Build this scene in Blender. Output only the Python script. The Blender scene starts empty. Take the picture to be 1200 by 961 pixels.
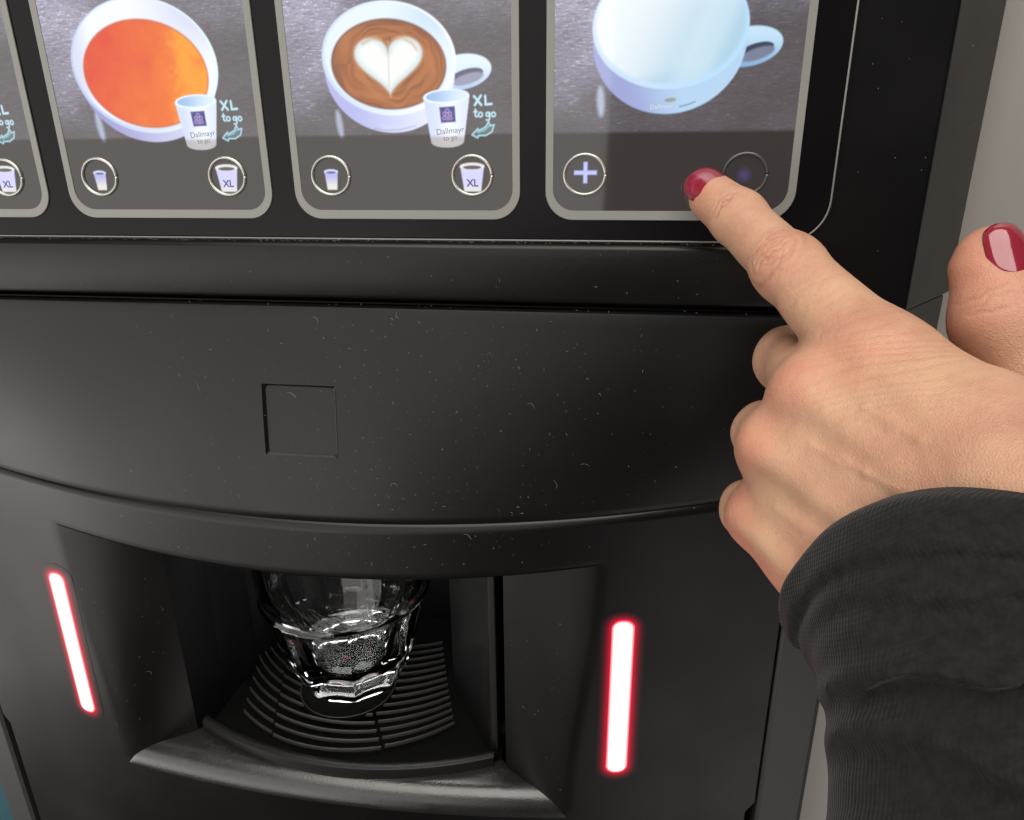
import bpy, math, random
import numpy as np
from mathutils import Matrix, Vector

# ------------------------------------------------------------------ camera, world, lamps
S = 0.001                                   # everything below is written in millimetres
scene = bpy.context.scene
F_PX, YAW, PITCH, ROLL = 847.7, .1573, .3511, -.0105
CAM = np.array([117.0, -243.64, 23.21])
_cy, _sy, _cp, _sp = math.cos(YAW), math.sin(YAW), math.cos(PITCH), math.sin(PITCH)
FWD = np.array([-_sy*_cp, _cy*_cp, -_sp]); _rt = np.array([_cy, _sy, 0.0]); _up = np.cross(_rt, FWD)
RIGHT = math.cos(ROLL)*_rt + math.sin(ROLL)*_up
UP = -math.sin(ROLL)*_rt + math.cos(ROLL)*_up
cd = bpy.data.cameras.new('camera'); cam = bpy.data.objects.new('camera', cd)
scene.collection.objects.link(cam)
cd.sensor_width = 36; cd.sensor_fit = 'HORIZONTAL'; cd.lens = 36*F_PX/1200
cd.clip_start = .005; cd.clip_end = 50
m = Matrix.Identity(4)
for i in range(3):
    m[i][0], m[i][1], m[i][2], m[i][3] = RIGHT[i], UP[i], -FWD[i], CAM[i]*S
cam.matrix_world = m
scene.camera = cam

world = bpy.data.worlds.new('World'); scene.world = world; world.use_nodes = True
bg = world.node_tree.nodes['Background']
bg.inputs[0].default_value = (.95, .93, .92, 1); bg.inputs[1].default_value = .03

def area_lamp(name, loc, target, sx, sy, watts, col=(1, 1, 1)):
    ld = bpy.data.lights.new(name, 'AREA'); ld.shape = 'RECTANGLE'; ld.size = sx; ld.size_y = sy
    ld.energy = watts; ld.color = col
    o = bpy.data.objects.new(name, ld); scene.collection.objects.link(o)
    o.location = loc
    o.rotation_euler = (Vector(target)-Vector(loc)).to_track_quat('-Z', 'Y').to_euler()
    return o
# bright room at left behind the photographer, ceiling lights, and added fill lamps
area_lamp('low_left_fill', (-1.75, -1.45, -.68), (-1.2, 0, -.35), 2.8, .95, 19.5, (1, .945, .895))  # added low lamp, shaped to lighten the left of the panels
area_lamp('room_light', (-1.24, -1.62, .36), (-.78, 0, .15), 2.7, 1.15, 16, (1, .96, .91))
area_lamp('ceiling_light', (.15, -.85, 1.45), (.10, -.10, -.1), 1.9, 1.5, 45, (1, .945, .87))
area_lamp('side_fill', (-1.62, -.74, -.80), (-.15, 0, -.13), .9, .9, 4.4, (1, .95, .90))  # added to lighten the left flank of the lower door
area_lamp('low_right_fill', (.85, -1.0, -1.2), (.1, 0, -.2), .9, .8, 2.2, (1, .93, .90))  # fill added low on the right to lift the lower door
vs = scene.view_settings
vs.view_transform = 'Standard'; vs.look = 'None'; vs.exposure = 0; vs.gamma = 1
vs.use_curve_mapping = False

# ------------------------------------------------------------------ helpers
rng = np.random.default_rng(7); random.seed(7)
COL = scene.collection

def cc(px, py, d):
    """a point given by its direction from the lens and its distance, in mm"""
    return CAM + (FWD + RIGHT*(px-600)/F_PX - UP*(py-480.5)/F_PX)*d

def nodes(mat):
    nt = mat.node_tree; return nt, nt.nodes, nt.links, nt.nodes['Principled BSDF']

def material(name, col, rough=.5, spec=.5, ior=1.5, metal=0, bump=None, rnoise=None, cnoise=None, coat=0):
    mt = bpy.data.materials.new(name); mt.use_nodes = True
    nt, N, L, p = nodes(mt)
    p.inputs['Base Color'].default_value = (*col, 1); p.inputs['Roughness'].default_value = rough
    p.inputs['Specular IOR Level'].default_value = spec; p.inputs['IOR'].default_value = ior
    p.inputs['Metallic'].default_value = metal; p.inputs['Coat Weight'].default_value = coat
    tc = N.new('ShaderNodeTexCoord')
    if bump:
        sc, st, dist = bump
        n = N.new('ShaderNodeTexNoise'); n.inputs['Scale'].default_value = sc; n.inputs['Detail'].default_value = 3
        b = N.new('ShaderNodeBump'); b.inputs['Strength'].default_value = st; b.inputs['Distance'].default_value = dist
        L.new(tc.outputs['Object'], n.inputs['Vector']); L.new(n.outputs['Fac'], b.inputs['Height']); L.new(b.outputs['Normal'], p.inputs['Normal'])
    if rnoise:
        sc, lo, hi = rnoise
        n = N.new('ShaderNodeTexNoise'); n.inputs['Scale'].default_value = sc; n.inputs['Detail'].default_value = 5
        r = N.new('ShaderNodeMapRange'); r.inputs['From Min'].default_value = .3; r.inputs['From Max'].default_value = .7
        r.inputs['To Min'].default_value = lo; r.inputs['To Max'].default_value = hi
        L.new(tc.outputs['Object'], n.inputs['Vector']); L.new(n.outputs['Fac'], r.inputs['Value']); L.new(r.outputs['Result'], p.inputs['Roughness'])
    if cnoise:
        sc, c2 = cnoise
        n = N.new('ShaderNodeTexNoise'); n.inputs['Scale'].default_value = sc; n.inputs['Detail'].default_value = 6
        r = N.new('ShaderNodeValToRGB'); r.color_ramp.elements[0].position = .38; r.color_ramp.elements[1].position = .66
        r.color_ramp.elements[0].color = (*col, 1); r.color_ramp.elements[1].color = (*c2, 1)
        L.new(tc.outputs['Object'], n.inputs['Vector']); L.new(n.outputs['Fac'], r.inputs['Fac']); L.new(r.outputs['Color'], p.inputs['Base Color'])
    return mt

def emissive(name, col, strength, base=(.02, .02, .02), rough=.08):
    mt = material(name, base, rough)
    p = mt.node_tree.nodes['Principled BSDF']
    p.inputs['Emission Color'].default_value = (*col, 1); p.inputs['Emission Strength'].default_value = strength
    return mt

def mesh_obj(name, V, Fc, mat, parent=None, smooth=False, sharp=None):
    me = bpy.data.meshes.new(name)
    me.from_pydata((np.asarray(V, float)*S).tolist(), [], [list(map(int, f)) for f in Fc])
    me.validate(); me.update()
    if smooth: me.polygons.foreach_set('use_smooth', np.ones(len(me.polygons), bool))
    if sharp: me.set_sharp_from_angle(angle=math.radians(sharp))
    if mat: me.materials.append(mat)
    o = bpy.data.objects.new(name, me); COL.objects.link(o)
    if parent: o.parent = parent
    return o

def empty(name, loc=(0, 0, 0)):
    o = bpy.data.objects.new(name, None); COL.objects.link(o); o.location = Vector(loc)*S
    o.empty_display_size = .02
    return o

def tag(o, label, cat=None, group=None, kind=None):
    o['label'] = label
    if cat: o['category'] = cat
    if group: o['group'] = group
    if kind: o['kind'] = kind

class MB:
    """collects patches into one mesh"""
    def __init__(s): s.V = []; s.F = []
    def add(s, V, Fc):
        n = len(s.V); s.V += [tuple(v) for v in V]; s.F += [tuple(i+n for i in f) for f in Fc]
    def grid(s, P, flip=False, mask=None):
        h, w, _ = P.shape; Fc = []
        for j in range(h-1):
            for i in range(w-1):
                if mask is not None and not mask[j, i]: continue
                a, b, c, d = j*w+i, j*w+i+1, (j+1)*w+i+1, (j+1)*w+i
                Fc.append((a, d, c, b) if flip else (a, b, c, d))
        s.add(P.reshape(-1, 3), Fc)
    def box(s, x0, x1, y0, y1, z0, z1):
        V = [(x, y, z) for z in (z0, z1) for y in (y0, y1) for x in (x0, x1)]
        s.add(V, [(0, 2, 3, 1), (4, 5, 7, 6), (0, 1, 5, 4), (2, 6, 7, 3), (0, 4, 6, 2), (1, 3, 7, 5)])
    def prism(s, poly, axis_vals, to3):
        """poly: closed 2D outline, two levels"""
        n = len(poly); a, b = axis_vals
        V = [to3(p, a) for p in poly]+[to3(p, b) for p in poly]
        Fc = [(i, (i+1) % n, n+(i+1) % n, n+i) for i in range(n)]
        Fc += [tuple(range(n-1, -1, -1)), tuple(range(n, 2*n))]
        s.add(V, Fc)
    def build(s, name, mat, parent=None, smooth=False, sharp=None):
        return mesh_obj(name, s.V, s.F, mat, parent, smooth, sharp)

def bevel(o, w, seg=2, ang=40):
    b = o.modifiers.new('bevel', 'BEVEL'); b.width = w*S; b.segments = seg; b.limit_method = 'ANGLE'; b.angle_limit = math.radians(ang)
    b.harden_normals = False
    return o

def rrect(x0, x1, z0, z1, r, n=8):
    out = []
    for cx, cz, a0 in ((x1-r, z1-r, 0), (x0+r, z1-r, 90), (x0+r, z0+r, 180), (x1-r, z0+r, 270)):
        for i in range(n+1):
            a = math.radians(a0+90*i/n); out.append((cx+r*math.cos(a), cz+r*math.sin(a)))
    return out

def tube(mb, pts, r, n=5):
    pts = [np.asarray(p, float) for p in pts]; base = len(mb.V); rings = []
    for i, p in enumerate(pts):
        t = pts[min(i+1, len(pts)-1)]-pts[max(i-1, 0)]; t = t/np.linalg.norm(t)
        a = np.cross(t, (0.31, .2, .93)); a /= np.linalg.norm(a); b = np.cross(t, a)
        rr = r[i] if hasattr(r, '__len__') else r
        rings += [tuple(p+rr*(a*math.cos(k*2*math.pi/n)+b*math.sin(k*2*math.pi/n))) for k in range(n)]
    Fc = [(i*n+k, i*n+(k+1) % n, (i+1)*n+(k+1) % n, (i+1)*n+k) for i in range(len(pts)-1) for k in range(n)]
    Fc += [tuple(range(n-1, -1, -1)), tuple((len(pts)-1)*n+k for k in range(n))]
    mb.add(rings, Fc)

def sm(a, b, x):
    t = np.clip((np.asarray(x, float)-a)/(b-a), 0, 1); return t*t*(3-2*t)

# ------------------------------------------------------------------ materials
M = {}
M['plastic'] = material('black_satin_plastic', (.0034, .0031, .0032), .34, spec=.34, bump=(2600, .12, .0002), rnoise=(11, .27, .41))
M['bar'] = material('black_bar_plastic', (.005, .0046, .0048), .34, spec=.30, bump=(2600, .08, .0002), rnoise=(18, .28, .38))
M['fascia'] = material('black_fascia', (.004, .0038, .0043), .30, spec=.32, bump=(2200, .05, .0002), rnoise=(16, .26, .36))
M['glossblack'] = material('black_gloss', (.008, .008, .009), .17, rnoise=(20, .13, .24))
M['glass_black'] = material('black_display_glass', (.005, .0045, .0053), .22, spec=.16, rnoise=(25, .18, .28))
M['niche'] = material('niche_black_plastic', (.006, .0058, .006), .42, spec=.35)
M['grain'] = material('grained_black_plastic', (.012, .0116, .0114), .30, ior=1.68, bump=(1400, .30, .0003), rnoise=(60, .20, .32))
M['strip'] = material('dark_grey_side', (.034, .034, .035), .42, bump=(2000, .06, .0002))
M['slat'] = material('slat_black_plastic', (.035, .033, .033), .35)
M['void'] = material('gap_black', (.002, .002, .002), .9, spec=.1)
M['rim'] = material('screen_rim_grey', (.24, .24, .225), .35)
M['ring'] = material('button_ring_metal', (.50, .49, .46), .38, metal=.8)
M['ring_unlit'] = material('button_ring_unlit', (.10, .098, .095), .35, metal=.5)  # darker colour stands in for the ring being unlit
M['lint'] = material('lint_grey', (.30, .29, .28), .9)
M['edge'] = material('pale_glass_edge', (.20, .19, .18), .35)  # lighter grey for the thin line round the display glass
M['light_core'] = emissive('red_light_core', (1, .52, .46), 5.0)
M['light_rim'] = emissive('red_light_rim', (1, .0, .045), 1.15)

# =================================================================== THE MACHINE
machine = empty('coffee_machine', (0, 0, -330))
tag(machine, 'black coffee vending machine with lit drink screens and a cup niche', 'coffee machine')
MZ = Vector((0, 0, .330))
def child(o, parent=machine):
    o.parent = parent
    if parent is machine: o.location = MZ
    return o

# --- upper fascia with chamfered flanks
mb = MB()
poly = [(-232, 36), (-206, 1.2), (206, 1.2), (232, 36), (232, 60), (-232, 60)]
mb.prism(poly, (-28.2, 190), lambda p, z: (p[0], p[1], z))
o = mb.build('fascia', M['fascia'], machine); child(o); bevel(o, .9, 3)
# flank of the machine below the seam
mb = MB()
poly = [(-230.5, 36), (-204.5, 1.6), (204.5, 1.6), (230.5, 36), (230.5, 60), (-230.5, 60)]
mb.prism(poly, (-118, -28.9), lambda p, z: (p[0], p[1], z))
o = mb.build('lower_fascia', M['fascia'], machine); child(o); bevel(o, .7, 2)
# --- display glass: thin sheet with rounded corners standing proud of the fascia
mb = MB()
mb.prism(rrect(-178.2, 178.2, -6.4, 182, 13, 10), (0.0, 1.9), lambda p, y: (p[0], y, p[1]))
o = mb.build('display_glass', M['glass_black'], machine); child(o); bevel(o, .35, 2)
mb = MB()
tube(mb, [(x, -.1, z) for x, z in rrect(-178.5, 178.5, -6.7, 182.3, 13, 10)+[(178.5, 169.3)]], .32, 5)
o = mb.build('glass_edge_strip', M['edge'], machine, True); child(o)

# --- trim bar under the display
mb = MB()
prof = [(-.2, -7.6), (-1.6, -7.7), (-2.7, -8.3), (-3.1, -9.4), (-3.3, -12), (-3.2, -25.6), (-2.6, -26.7), (2, -27.2), (8, -27.2), (8, -7.6)]
mb.prism(prof, (-178.6, 178.6), lambda p, x: (x, p[0], p[1]))
o = mb.build('trim_bar', M['bar'], machine, True, 50); child(o)
mb = MB(); mb.box(-203, 203, 4, 9, -31, -26.9)
o = mb.build('panel_gap', M['void'], machine); child(o)

# --- front panel (straight top edge, bowed smile-shaped bottom edge)
zs = lambda x: -110.5+.00054*x*x
def panel_y(x, z):
    t = np.clip((-29.6-z)/(-29.6-zs(x)), 0, 1)
    return -4.2*(1-t)+(-15.6+.0005*x*x)*t - 1.5*np.sin(np.pi*t)
SQ = 14.3; SQX = 1.6; SQZ = (-57.6, -84.4)
xsn = np.array(sorted(set(np.linspace(-181, 181, 75).round(2).tolist()+[SQX-SQ, SQX+SQ])))
xsn = xsn[~((np.abs(np.abs(xsn-SQX)-SQ) < 1.5) & (np.abs(np.abs(xsn-SQX)-SQ) > 1e-6))]
def panel_rows(x):
    out = [-29.6, -30.0, -31]; out += np.linspace(-31, SQZ[0], 10)[1:].tolist()
    out += np.linspace(SQZ[0], SQZ[1], 9)[1:].tolist()
    zb = zs(x); e = SQZ[1]+np.linspace(0, 1, 9)[1:]*(zb+.9-SQZ[1]); out += e.tolist()+[zb+.35, zb]
    return out
rows = np.array([panel_rows(x) for x in xsn]).T
P = np.zeros(rows.shape+(3,)); P[..., 0] = xsn[None]; P[..., 2] = rows; P[..., 1] = panel_y(P[..., 0], rows)
P[0, :, 1] += 1.2; P[1, :, 1] += .25; P[-1, :, 1] += 1.4; P[-2, :, 1] += .35
mask = np.ones((P.shape[0]-1, P.shape[1]-1), bool)
for j in range(mask.shape[0]):
    for i in range(mask.shape[1]):
        cx = (xsn[i]+xsn[i+1])/2; cz = rows[j:j+2, i:i+2].mean()
        if abs(cx-SQX) < SQ and SQZ[1] < cz < SQZ[0]: mask[j, i] = False
mb = MB(); mb.grid(P, True, mask)
# returns along top and bottom
top = np.stack([P[0], P[0]+[0, 6, 0]]); mb.grid(top, False)
bot = np.stack([P[-1], P[-1]+[0, 6, 0]]); mb.grid(bot, True)
panel = mb.build('front_panel', M['plastic'], machine, True, 35); child(panel)
# square plate let into the panel: rounded wall, then the sunk plate
mb = MB()
loops = []
for inset, r, dy in ((-.0, .05, 0), (.15, .9, .12), (.75, 1.4, .95), (1.05, 1.5, 1.05)):
    pts = rrect(SQX-SQ+inset, SQX+SQ-inset, SQZ[1]+inset, SQZ[0]-inset, r, 5)
    loops.append([(x, float(panel_y(x, z))+dy, z) for x, z in pts])
n = len(loops[0]); V = sum(loops, [])
Fc = [(k*n+i, (k+1)*n+i, (k+1)*n+(i+1) % n, k*n+(i+1) % n) for k in range(3) for i in range(n)]
mb.add(V, Fc); mb.add(loops[-1], [tuple(range(n-1, -1, -1))])
o = mb.build('square_button', M['plastic'], panel, True, 35)

# --- lower door with the funnel round the cup niche
zl = lambda x: -132.3+.0008*x*x
def door_y(x, z): return -17.0+.00055*x*x-4.5*sm(-110, -246, z)*np.clip(1-(np.asarray(x)/150)**2, 0, 1)
def xo(z): return 113-11*sm(-121, -243, z)
INX, SILL = 74.0, -236.0
mb = MB()
ZL0 = float(zl(113.0))
flank_s = np.linspace(0, 1, 22)
# flanks
zrow = np.concatenate([np.linspace(ZL0, -246, 26), np.linspace(-246, -330, 12)[1:]])
for sgn in (-1, 1):
    P = np.zeros((len(zrow), 22, 3))
    for j, z in enumerate(zrow):
        edge = 181.0 if z > -245 else 177.5
        for i, s in enumerate(flank_s):
            x = edge+(xo(z)-edge)*s; P[j, i] = (sgn*x, door_y(x, z), z)
    mb.grid(P, sgn < 0)
    R_ = np.stack([P[:, 0], P[:, 0]+[0, 10, 0]]); mb.grid(R_, sgn > 0)     # the return beside the gap
# band between seam and lip, its rounded nose and underside
xa = 181-68*flank_s
X = np.concatenate([-xa, np.linspace(-113, 113, 61)[1:-1], xa[::-1]]); P = []
zlx = zl(np.clip(X, -113, 113))
for t in (0, .06, .15, .3, .45, .6, .75, .9, 1):
    z = zs(X)+(zlx-zs(X))*t
    P.append(np.stack([X, door_y(X, z)+(.9 if t == 0 else 0), z], 1))
mb.grid(np.array(P), True)
X = np.linspace(-113, 113, 61); P = [np.stack([X, door_y(X, zl(X)), zl(X)], 1)]
for a in (30, 60, 90):
    z = zl(X)-1.6*math.sin(math.radians(a)); y = door_y(X, zl(X))+1.6*(1-math.cos(math.radians(a)))
    P.append(np.stack([X, y, z], 1))
P.append(np.stack([X, np.full_like(X, 22), zl(X)-1.2], 1))
mb.grid(np.array(P), True)
# top return of the door (lit line along the seam)
Xf = np.linspace(-181, 181, 90)
A = np.stack([Xf, door_y(Xf, zs(Xf))+.9, zs(Xf)], 1); B = A+[0, .6, .55]; C_ = A+[0, 8, .6]
mb.grid(np.array([A, B, C_]), False)
# chamfers left and right
def cham_y(x, z):
    e = xo(z); r = np.clip((e-abs(x))/(e-INX), 0, 1)
    return door_y(e, z)+(0-door_y(e, z))*(r**1.55)
NR = 9.0
def sill_z(y, yd):
    q = np.clip((yd+NR-y)/NR, 0, 1); return SILL-10*(1-np.sqrt(np.maximum(1-q*q, 0)))
for sgn in (-1, 1):
    Rr = np.linspace(0, 1, 18); T = np.linspace(0, 1, 26); P = np.zeros((26, 18, 3))
    for i, r in enumerate(Rr):
        for j, t in enumerate(T):
            xt = xo(-125)+(INX-xo(-125))*r; ztop = zl(xt)-1.0*min(1, r*8) if r else ZL0
            xb = xo(-243)+(INX-xo(-243))*r; yb = cham_y(xb, -246.0+10*r)
            zb = sill_z(yb, door_y(xb, -246))
            z = ztop+(zb-ztop)*t; e = xo(z); x = e+(INX-e)*r
            P[j, i] = (sgn*x, cham_y(x, z), z)
    mb.grid(P, sgn < 0)
door = mb.build('lower_door', M['plastic'], machine, True); child(door)
import bmesh
bm = bmesh.new(); bm.from_mesh(door.data); bmesh.ops.remove_doubles(bm, verts=bm.verts, dist=2e-5); bm.to_mesh(door.data); bm.free()
door.data.set_sharp_from_angle(angle=math.radians(42))
# sill with rounded nose, grained
mb = MB()
Xs = np.linspace(-102, 102, 69); P = np.zeros((22, 69, 3))
for i, x in enumerate(Xs):
    yd = door_y(x, -246)
    y0 = float((-18+18*(x/73)**2)*.96+4.0) if abs(x) <= INX-1 else float(cham_y(abs(x), -240.0))
    y0 = max(y0, yd)
    for j in range(22):
        q = j/21; y = y0+(yd-y0)*(1-(1-q)**1.8); P[j, i] = (x, y, float(sill_z(y, yd)))
mb.grid(P, True)
o = mb.build('sill', M['grain'], door, True, 60)
# glossy skirt below the sill
mb = MB(); P = []
for z in np.linspace(-246, -330, 12):
    P.append(np.stack([Xs, door_y(Xs, z)+.02, np.full_like(Xs, z)], 1))
mb.grid(np.array(P), True)
o = mb.build('skirt', M['plastic'], door, True)
# dark core behind the gaps
mb = MB(); mb.box(-190, 190, 9, 14, -330, -112)
V = mb.V; mb = MB()
mb.box(-190, -76, 9, 14, -330, -112); mb.box(76, 190, 9, 14, -330, -112); mb.box(-76, 76, 24, 28, -330, -245)
o = mb.build('carcass', M['void'], machine); child(o)
# side strips beyond the door gaps
for sgn in (-1, 1):
    mb = MB()
    poly = [(182.0, 12), (182.2, 1.5), (183.2, .2), (200, 4.5), (202, 6), (203, 60), (182, 60)]
    if sgn < 0: poly = [(-x, y) for x, y in poly][::-1]
    mb.prism(poly, (-330, -96 if sgn > 0 else -96), lambda p, z: (p[0], p[1], z))
    o = mb.build('side_strip', M['strip'], machine, False); child(o); bevel(o, .5, 2)

# --- the cup niche: walls in plan, slot on the right
plan = [(-74, 0), (-74, 26), (-70, 52), (-58, 80), (-34, 100), (0, 107), (38, 107), (38, 92), (38, 52), (64.5, 10), (66.5, 5.5), (69.6, 4.8), (69.9, 9), (69.9, 34), (74, 34), (74, 0)]
mb = MB(); P = np.array([[(x, y, z) for x, y in plan] for z in np.linspace(-118, -243, 6)]); mb.grid(P, True)
mb.add([(x, y, -118) for x, y in plan], [tuple(range(len(plan)))])
niche = mb.build('niche_wall', M['niche'], machine, False); child(niche); bevel(niche, .6, 2, 50)
# --- drip tray: bowed rim, basin and slats
arc = lambda x: -18+18*(x/73)**2
tray = empty('drip_tray'); child(tray); tray.location = MZ
mb = MB(); Xt = np.linspace(-71.5, 68.5, 40)
A = []
for dy, z in ((6.2, -240), (5.4, -231.6), (4.6, -230.8), (2.2, -230.6), (1.0, -231.2), (.8, -233), (.8, -241)):
    A.append(np.stack([Xt, arc(Xt)*.96+dy+.6, np.full_like(Xt, z)], 1))
mb.grid(np.array(A), False)
o = mb.build('tray_rim', M['niche'], tray, True, 50)
mb = MB(); mb.box(-73, 69, -14, 106, -243, -240.5)
o = mb.build('basin', M['void'], tray)
RS = 78.0
for k in range(14):
    y0 = -3.2+5.5*k; xl_, xr_ = -56-.42*(y0+8), 47-.28*(y0+8)
    c1, c2 = xl_+(xr_-xl_)*.20, xl_+(xr_-xl_)*(.72-.008*k)
    for (xa, xb, dz, dy) in ((xl_, c1-.7, 0, .9), (c1+.7, c2-.7, .25, 0), (c2+.7, xr_, 0, .9)):
        xs_ = np.linspace(xa, xb, 11); yy = y0+dy+RS-np.sqrt(RS*RS-(xs_+10)**2)
        mb = MB(); prof = [(-.6, -1.5), (-.5, -.35), (-.2, 0), (.2, 0), (.5, -.35), (.6, -1.5)]
        P = np.array([[(x, y+p[0], -234.2+dz+p[1]) for x, y in zip(xs_, yy)] for p in prof]); mb.grid(P, True)
        mb.build('slat', M['slat'], tray, True, 40)
# round cup mark in the grille
mb = MB(); circ = [(-13+24*math.cos(a), 37+23*math.sin(a)) for a in np.linspace(0, 2*math.pi, 48, endpoint=False)]
mb.prism(circ, (-235.5, -233.5), lambda p, z: (p[0], p[1], z))
o = mb.build('cup_mark', M['void'], tray, False)
mb = MB(); tube(mb, [(-13+23.6*math.cos(a), 37+22.6*math.sin(a), -233.4) for a in np.linspace(0, 2*math.pi, 65)], .22, 5)
o = mb.build('cup_mark_ring', M['slat'], tray, True)
# fill lamp added out of sight above the glass to brighten it
area_lamp('niche_fill', (-.012, .058, -.1215), (-.012, .062, -.24), .12, .07, .15, (1, .97, .95))
# glowing red disc added behind the glass for red glints in it
mb = MB(); circ = [(-16+3.0*math.cos(a), -176+3.0*math.sin(a)) for a in np.linspace(0, 2*math.pi, 20, endpoint=False)]
mb.prism(circ, (99.0, 101.5), lambda p, y: (p[0], y, p[1])); o = mb.build('red_glint_disc', emissive('red_glint', (1, .03, .05), 9), niche); bevel(o, .5, 2)
# --- red light bars set in the door, halo painted into the emission
def bar_and_halo_material():
    mt = bpy.data.materials.new('red_light_bar_and_halo'); mt.use_nodes = True; nt, N, L, p = nodes(mt)
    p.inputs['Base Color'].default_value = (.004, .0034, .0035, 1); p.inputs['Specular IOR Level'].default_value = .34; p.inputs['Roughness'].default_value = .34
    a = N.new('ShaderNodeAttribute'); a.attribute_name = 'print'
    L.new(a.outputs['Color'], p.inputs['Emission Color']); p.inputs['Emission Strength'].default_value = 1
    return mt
M['bar_and_halo'] = bar_and_halo_material()
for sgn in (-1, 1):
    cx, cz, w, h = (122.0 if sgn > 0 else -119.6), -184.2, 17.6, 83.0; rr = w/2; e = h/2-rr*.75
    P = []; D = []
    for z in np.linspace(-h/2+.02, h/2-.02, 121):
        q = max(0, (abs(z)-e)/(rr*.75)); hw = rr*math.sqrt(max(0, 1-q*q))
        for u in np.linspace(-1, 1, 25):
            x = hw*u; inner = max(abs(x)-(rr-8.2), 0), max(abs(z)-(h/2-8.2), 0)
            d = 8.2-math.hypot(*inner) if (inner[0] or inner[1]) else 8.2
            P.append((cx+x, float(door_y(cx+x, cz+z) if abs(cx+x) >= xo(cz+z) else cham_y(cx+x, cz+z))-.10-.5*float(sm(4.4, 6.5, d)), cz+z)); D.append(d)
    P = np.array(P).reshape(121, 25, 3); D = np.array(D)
    mb = MB(); mb.grid(P, False); o = mb.build('light_bar', M['bar_and_halo'], door, True)
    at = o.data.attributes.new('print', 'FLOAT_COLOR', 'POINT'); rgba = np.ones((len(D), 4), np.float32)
    halo = .78*np.clip(D/4.9, 0, 1)**3.4+.16*np.clip(D/4.9, 0, 1)**1.5; k2 = sm(4.2, 5.8, D)  # outer red falloff stands in for the glow round the bar
    rgba[:, 0] = .001+.95*halo+13*k2*k2; rgba[:, 1] = 1.7*k2*k2; rgba[:, 2] = .0005+.05*halo+1.55*k2*k2
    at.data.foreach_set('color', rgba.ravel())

# =================================================================== THE SCREENS
SW, SH, PITCHX = 77.7, 112.0, 86.0
def hashnoise(x, y, seed=0):
    xi = np.floor(x).astype(np.int64); yi = np.floor(y).astype(np.int64); fx = x-xi; fy = y-yi
    fx = fx*fx*(3-2*fx); fy = fy*fy*(3-2*fy)
    tab = np.random.default_rng(100+seed).random((256, 256))
    g = lambda a, b: tab[a % 256, b % 256]
    return (g(xi, yi)*(1-fx)+g(xi+1, yi)*fx)*(1-fy)+(g(xi, yi+1)*(1-fx)+g(xi+1, yi+1)*fx)*fy

def srgb(r, g, b):
    c = np.array([r, g, b])/255.0
    return np.where(c < .04045, c/12.92, ((c+.055)/1.055)**2.4)

AA = .20
def ell(u, v, cx, cy, a, b, rot=0):
    """approximate signed distance to an ellipse"""
    c, s = math.cos(math.radians(rot)), math.sin(math.radians(rot))
    x = (u-cx)*c+(v-cy)*s; y = -(u-cx)*s+(v-cy)*c
    k = np.sqrt((x/a)**2+(y/b)**2); g = np.sqrt((x/a**2)**2+(y/b**2)**2)+1e-9
    return k*(k-1)/g
def seg(u, v, pts, r):
    d = np.full(u.shape, 1e9)
    for (x0, y0), (x1, y1) in zip(pts[:-1], pts[1:]):
        dx, dy = x1-x0, y1-y0; t = np.clip(((u-x0)*dx+(v-y0)*dy)/(dx*dx+dy*dy+1e-9), 0, 1)
        d = np.minimum(d, np.hypot(u-x0-t*dx, v-y0-t*dy))
    return d-r
def polyd(u, v, pts):
    """signed distance to a polygon"""
    d = np.full(u.shape, 1e9); ins = np.zeros(u.shape, bool); n = len(pts)
    for i in range(n):
        x0, y0 = pts[i]; x1, y1 = pts[(i+1) % n]; dx, dy = x1-x0, y1-y0
        t = np.clip(((u-x0)*dx+(v-y0)*dy)/(dx*dx+dy*dy+1e-9), 0, 1)
        d = np.minimum(d, np.hypot(u-x0-t*dx, v-y0-t*dy))
        if y0 != y1:
            cr = ((y0 > v) != (y1 > v)) & (u < (x1-x0)*(v-y0)/(y1-y0)+x0); ins ^= cr
    return np.where(ins, -d, d)
def put(img, d, col, aa=AA, alpha=1.0):
    a = (np.clip(.5-d/(2*aa), 0, 1)*alpha)[..., None]
    col = np.asarray(col, float)
    if col.ndim == 1: col = col[None, None]
    img *= (1-a); img += a*col
def mix(c0, c1, t): return np.asarray(c0)*(1-t[..., None])+np.asarray(c1)*t[..., None]

CHALK = {'X': [[(0, 2.6), (2.3, 0)], [(2.2, 2.7), (.2, 0)]], 'L': [[(0, 2.6), (.1, .1), (2.0, .25)]],
 't': [[(.5, 2.5), (.45, .4), (.9, .05), (1.2, .2)], [(0, 1.7), (1.1, 1.75)]],
 'o': [[(.75+.7*math.cos(a), .75+.72*math.sin(a)) for a in np.linspace(0, 6.28, 11)]],
 'g': [[(.75+.62*math.cos(a), .8+.62*math.sin(a)) for a in np.linspace(.3, 6.5, 11)], [(1.4, 1.4), (1.45, -.6), (1.0, -1.2), (.3, -1.0)]]}

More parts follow.
